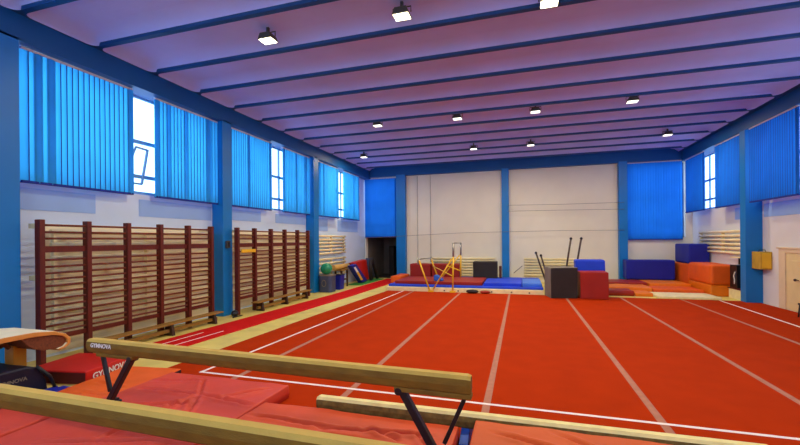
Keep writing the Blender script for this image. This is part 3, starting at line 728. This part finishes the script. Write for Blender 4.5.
# cubes on the carpet
blk = M['foamblack']
block('foam_cube', 'big black foam cube with its lit top tinted grey on the carpet, left of the red cube', 'foam cube', 0.96, 1.94, 16.13, 17.05, 0.018, 1.18, blk, 0.02, math.radians(12), 'foam cubes on the carpet', [M['foamblack'], M['foamgrey']], lambda p: 1 if (p.normal.x < -0.5 or p.normal.z > 0.7) else 0)  # grey on the top face puts the light falling there into colour
block('foam_cube', 'red foam cube on the carpet, right of the black cube', 'foam cube', 2.1, 3.06, 16.16, 17.0, 0.018, 1.02, M['foamred'], 0.025, 0, 'foam cubes on the carpet')
block('foam_cube', 'blue foam block standing behind the black and red cubes', 'foam cube', 2.08, 3.16, 17.3, 17.95, 0.0, 1.42, M['bluemat'], 0.06, 0, 'foam cubes on the carpet')

# right back corner
Q = 'mats in the right back corner'
block('crash_mat', 'dark blue crash mat on edge under the back right blind', 'mat', 4.82, 6.85, 21.4, 22.1, 0.3, 1.23, M['bluematd'], 0.05, 0, Q)
block('foam_block', 'wide orange foam block at the bottom of the corner pile', 'foam block', 6.98, 7.84, 18.15, 20.3, 0.0, 0.44, M['matorange2'], 0.06, 0, Q)
block('foam_block', 'large orange foam block with a draped cover on top of the pile\'s front', 'foam block', 6.96, 7.85, 18.1, 20.25, 0.45, 1.22, M['matorange'], 0.1, 0, Q)
block('foam_block', 'orange foam block at the back of the pile, carrying the dark blue block', 'foam block', 7.02, 7.84, 20.36, 22.2, 0.0, 1.12, M['matorange'], 0.06, 0, Q)
block('foam_block', 'dark blue block on top of the orange pile', 'foam block', 7.06, 7.84, 20.4, 22.1, 1.13, 2.0, M['bluematd'], 0.05, 0, Q)
def flat(label, x0, x1, y0, y1, z0, z1, m, rot=0.0):
    soft_mat('flat_mat', label, 'mat', x0, x1, y0, y1, z0, z1, m, [], res=0.2, puff=0.02, seed=len(bpy.data.objects), group='flat mats on the right back floor', rot=rot)
flat('thin dull red mat right beside the third back column', 3.75, 5.3, 19.9, 21.3, 0.0, 0.3, M['foamred'])
flat('thin tawny mat in front of the dark blue crash mat', 5.34, 6.88, 19.7, 21.3, 0.0, 0.3, M['matorange2'], 0.0)
flat('yellow orange mat right of the red cube', 3.4, 5.1, 18.5, 19.8, 0.0, 0.24, M['matorange2'])
flat('red orange mat between the yellow mat and the orange pile', 5.15, 6.88, 18.45, 19.65, 0.0, 0.2, M['matorange'])
flat('low red mat just right of the red cube', 3.2, 4.2, 17.5, 18.4, 0.0, 0.2, M['foamred'])
flat('small tawny mat between the low red mat and the cream mat', 4.25, 4.85, 17.5, 18.4, 0.0, 0.14, M['matorange2'])
soft_mat('flat_mat', 'thin cream white mat on the carpet edge before the orange pile', 'mat', 4.88, 6.9, 17.05, 18.3, 0.0, 0.1, M['cream'], [], res=0.2, puff=0.005, seed=9)

# right wall: yellow box, bench, dark bag
yb = thing('wall_box', 'yellow wooden box mounted on the right blue column', 'box', (7.75, 16.32, 1.2))
b = MB(); b.box(-0.17, 0.15, -0.26, 0.27, 0, 0.58); b.build('case', M['yellowbox'], yb, 0.012)
b = MB(); b.box(-0.13, 0.11, -0.275, -0.26, 0.04, 0.54); b.build('door', M['yellow'], yb, 0.006)
b = MB(); b.tube([(-0.1, 0, 0.58), (-0.08, 0, 0.64), (0.08, 0, 0.64), (0.1, 0, 0.58)], 0.012, 6); b.build('handle', M['black'], yb)
lb = thing('low_cupboard', 'low cream box against the right wall behind the blue column', 'box', (7.65, 17.75, 0))
b = MB(); b.box(-0.13, 0.2, -0.7, 0.3, 0, 0.36); b.build('case', M['cream'], lb, 0.01)
b = MB(); b.box(-0.16, 0.22, -0.73, 0.33, 0.36, 0.4); b.build('lid', M['boxmaroon'], lb, 0.006)
b = MB(); b.box(7.52, 7.84, 17.45, 17.95, 0.41, 1.25); b.tube([(7.51, 17.6, 0.55), (7.5, 17.55, 0.7), (7.5, 17.62, 0.85), (7.51, 17.55, 1.0)], 0.02, 6, 1)
tag(b.build('equipment_bag', [M['black'], M['white']], bevel=0.03), 'tall black bag with a white cord between orange pile and right column', 'bag')
sh = thing('wall_shelf', 'small cream shelf with a dark item on the right wall beside the column', 'shelf', (7.75, 17.7, 1.5))
b = MB(); b.box(-0.12, 0.14, -0.6, 0.5, 0, 0.04); b.build('board', M['cream'], sh, 0.005)
b = MB(); b.box(0.1, 0.14, -0.5, -0.45, -0.25, 0.0); b.box(0.1, 0.14, 0.35, 0.4, -0.25, 0.0); b.build('bracket', M['postdark'], sh)
st = thing('low_stool', 'small dark stool by the cream door at the right edge', 'stool', (7.6, 13.6, 0.018))
b = MB(); b.box(-0.2, 0.2, -0.3, 0.3, 0.34, 0.4); b.build('seat', M['postdark'], st, 0.015)
for x in (-0.17, 0.17):
    for y in (-0.26, 0.26):
        b = MB(); b.tube([(x * 1.1, y * 1.1, 0), (x, y, 0.34)], 0.02, 8); b.build('leg', M['black'], st)

# cables on the back wall
def cable(label, pts, r=0.009):
    b = MB(); b.tube(pts, r, 6); tag(b.build('cable', M['wire']), label, 'cable')
cable('thin dark cable strung level across the back wall columns', [(-8.9, YB - 0.33, 2.42), (-7.0, YB - 0.33, 2.5), (-3, YB - 0.33, 2.66), (2, YB - 0.33, 2.7), (4.9, YB - 0.33, 2.68)])
cable('lower of two thin cables high on the right back wall panel', [(-0.7, YB - 0.33, 3.78), (2, YB - 0.33, 3.76), (4.9, YB - 0.33, 3.72)])
cable('upper of two thin cables high on the right back wall panel', [(-0.7, YB - 0.33, 4.1), (2, YB - 0.33, 4.06), (4.9, YB - 0.33, 4.06)])
cable('thin vertical wire hanging on the back wall, left of the pair', [(-5.75, YB - 0.06, 6.0), (-5.75, YB - 0.06, 1.3)])
cable('thin vertical wire hanging on the back wall, right of the pair', [(-4.98, YB - 0.06, 6.0), (-4.98, YB - 0.06, 1.3)])
cable('short slanted dark cord beside the second back column', [(-0.4, YB - 0.2, 0.45), (0.05, YB - 0.2, 0.85)], 0.02)

# left back clutter
bn = thing('storage_bin', 'large slate blue bin standing past the third column with the green ball on top', 'bin', (-8.3, 16.0, 0))
b = MB(); b.prism([(x, y) for x, y in rrect(-0.31, 0.31, -0.3, 0.3, 0.15)], 'z', 0.0, 0.72); b.build('body', M['bin'], bn, 0.015)
b = MB(); b.prism([(x, y) for x, y in rrect(-0.33, 0.33, -0.32, 0.32, 0.16)], 'z', 0.72, 0.77); b.build('rim', M['foamgrey'], bn, 0.01)
b = MB(); b.tube([(-0.02 + 0.1 * math.cos(a), -0.31, 0.4 + 0.14 * math.sin(a)) for a in [2 * PI * k / 16 for k in range(16)]], 0.015, 6, closed=True); b.build('ring_handle', M['foamgrey'], bn)
b = MB(); b.sphere((-8.32, 15.95, 1.03), 0.26, 24, 16); tag(b.build('exercise_ball', M['green']), 'green exercise ball resting on the slate bin', 'ball')
bl = thing('plastic_crate', 'small dark blue bin beside the slate bin on the left floor', 'bin', (-8.2, 16.95, 0))
b = MB(); b.prism([(-0.16, 0.0), (0.16, 0.0), (0.2, 0.68), (-0.2, 0.68)], 'y', -0.22, 0.22); b.build('body', M['bluematd'], bl, 0.03)
b = MB(); b.box(-0.22, 0.22, -0.24, 0.24, 0.67, 0.71); b.build('rim', M['navy'], bl, 0.015)
b = MB(); b.tube([(-8.52, 17.0, 1.0), (-8.5, 18.6, 1.0)], 0.13, 12); tag(b.build('rolled_mat', M['tan']), 'tan rolled mat lying above the clutter by the left radiator', 'rolled mat')
ws = thing('wooden_stool', 'wooden step stool among the clutter under the tan roll', 'stool', (-8.5, 17.85, 0))
b = MB(); b.box(-0.2, 0.2, -0.35, 0.4, 0.81, 0.87); b.build('seat', M['wood'], ws, 0.01)
for x in (-0.16, 0.16):
    for y in (-0.3, 0.34):
        b = MB(); b.box(x - 0.04, x + 0.04, y - 0.04, y + 0.04, 0, 0.8); b.build('leg', M['woodleg'], ws, 0.005)
b = MB(); b.box(-0.17, 0.17, -0.3, 0.34, 0.34, 0.4); b.build('shelf_board', M['woodleg'], ws, 0.005)
def lean(name, label, cat, y0, y1, ztop, x, m, stripe=None, th=0.07):
    t = thing(name, label, cat, (x, (y0 + y1) / 2, 0))
    return t
# boards that lean along the wall, their tops towards the camera
def leaning_board(label, yt, yb, zt, w, m, stripes, x):
    t = thing('leaning_board', label, 'board', (x, yb, 0.0))
    d = Vector((0, yt - yb, zt - 0.05)); 
    b = MB(); b.bar((0, 0, 0.05), (0, d.y, d.z + 0.05), 0.5, w, up=(1, 0, 0)); 
    o = b.build('panel', m, t, 0.02)
    nrm = Vector((0, -d.z, d.y)).normalized()
    for f0, f1, off, sw, mm in stripes:
        p0 = Vector((0.0, 0, 0.05)) + d * f0 + nrm * off; p1 = Vector((0.0, 0, 0.05)) + d * f1 + nrm * off
        b = MB(); b.bar(p0, p1, 0.52 if False else 0.1, sw, up=(1, 0, 0)); oo = b.build('stripe', mm, t); oo.location.x = 0.24
    return t
def slab(name, label, cat, pts, x0, x1, m, stripes=(), bev=0.02):
    t = thing(name, label, cat, (0, 0, 0))
    b = MB(); b.prism(pts, 'x', x0, x1); b.build('panel', m, t, bev)
    for sp, mm in stripes:
        b = MB(); b.prism(sp, 'x', x1 - 0.001, x1 + 0.012); b.build('stripe', mm, t)
    return t
slab('leaning_mat', 'blue mat with a white and yellow stripe leaning among the clutter at left', 'mat', [(18.05, 1.02), (18.65, 1.08), (20.15, 0.1), (19.4, 0.05)], -8.28, -8.03, M['bluematd'],
     [([(18.3, 0.92), (18.5, 0.95), (18.88, 0.68), (18.66, 0.65)], M['white']), ([(18.66, 0.65), (18.88, 0.68), (19.5, 0.2), (19.22, 0.2)], M['yellow'])])
slab('leaning_mat', 'red mat leaning behind the blue striped mat', 'mat', [(19.2, 1.1), (21.0, 1.2), (21.4, 0.04), (20.3, 0.04)], -8.75, -8.42, M['boxred'])
b = MB(); b.tube([(-8.05, 20.75, 0.05), (-8.1, 20.8, 0.9), (-8.15, 21.0, 1.22), (-8.2, 21.3, 1.2), (-8.2, 21.55, 0.9), (-8.15, 22.0, 0.05)], 0.1, 10)
tag(b.build('arched_tunnel_frame', M['foamblack']), 'dark arch shaped frame at the left of the doorway', 'frame')
b = MB(); b.prism([(21.55, 0.03), (22.25, 0.03), (22.1, 1.2), (21.65, 1.25)], 'x', -8.75, -8.4)
tag(b.build('leaning_board', M['bin'], bevel=0.03), 'grey board leaning beside the doorway', 'board')
soft_mat('floor_mat', 'thin green mat on the floor along the left wall near the doorway', 'mat', -8.5, -7.75, 18.6, 22.0, 0.0, 0.03, M['greenfloor'], [], res=0.3, puff=0.003, r=0.01)

# ------------------------------------------------------------------ light
w = bpy.data.worlds.new('World'); bpy.context.scene.world = w; w.use_nodes = True
nt = w.node_tree; bg = nt.nodes['Background']
tc = nt.nodes.new('ShaderNodeTexCoord'); sx = nt.nodes.new('ShaderNodeSeparateXYZ'); rp = nt.nodes.new('ShaderNodeValToRGB')
nt.links.new(tc.outputs['Generated'], sx.inputs[0]); nt.links.new(sx.outputs['Z'], rp.inputs['Fac'])
rp.color_ramp.elements[0].position = 0.0; rp.color_ramp.elements[0].color = (0.50, 0.70, 1.0, 1)
rp.color_ramp.elements[1].position = 0.6; rp.color_ramp.elements[1].color = (0.52, 0.74, 1.0, 1)
nt.links.new(rp.outputs['Color'], bg.inputs['Color']); bg.inputs['Strength'].default_value = 3.8

# ------------------------------------------------------------------ camera
cam = bpy.data.cameras.new('camera'); co = bpy.data.objects.new('camera', cam); COL.objects.link(co)
cam.sensor_fit = 'HORIZONTAL'; cam.sensor_width = 36.0; cam.lens = 396.5 / 800 * 36.0
cam.shift_y = (240.3 - 222.5) / 800.0; cam.clip_start = 0.05; cam.clip_end = 200
yaw, roll = math.radians(17.0), math.radians(0.5)
F = Vector((-math.sin(yaw), math.cos(yaw), 0)); R = Vector((math.cos(yaw), math.sin(yaw), 0)); U = Vector((0, 0, 1))
R2 = R * math.cos(roll) - U * math.sin(roll); U2 = U * math.cos(roll) + R * math.sin(roll)
mm = Matrix((R2, U2, -F)).transposed().to_4x4(); mm.translation = Vector((0, 0, 2.27)); co.matrix_world = mm
sc = bpy.context.scene; sc.camera = co
sc.view_settings.view_transform = 'Standard'; sc.view_settings.look = 'None'; sc.view_settings.exposure = 0.0
sc.cycles.max_bounces = 8; sc.cycles.diffuse_bounces = 5; sc.cycles.sample_clamp_indirect = 8.0
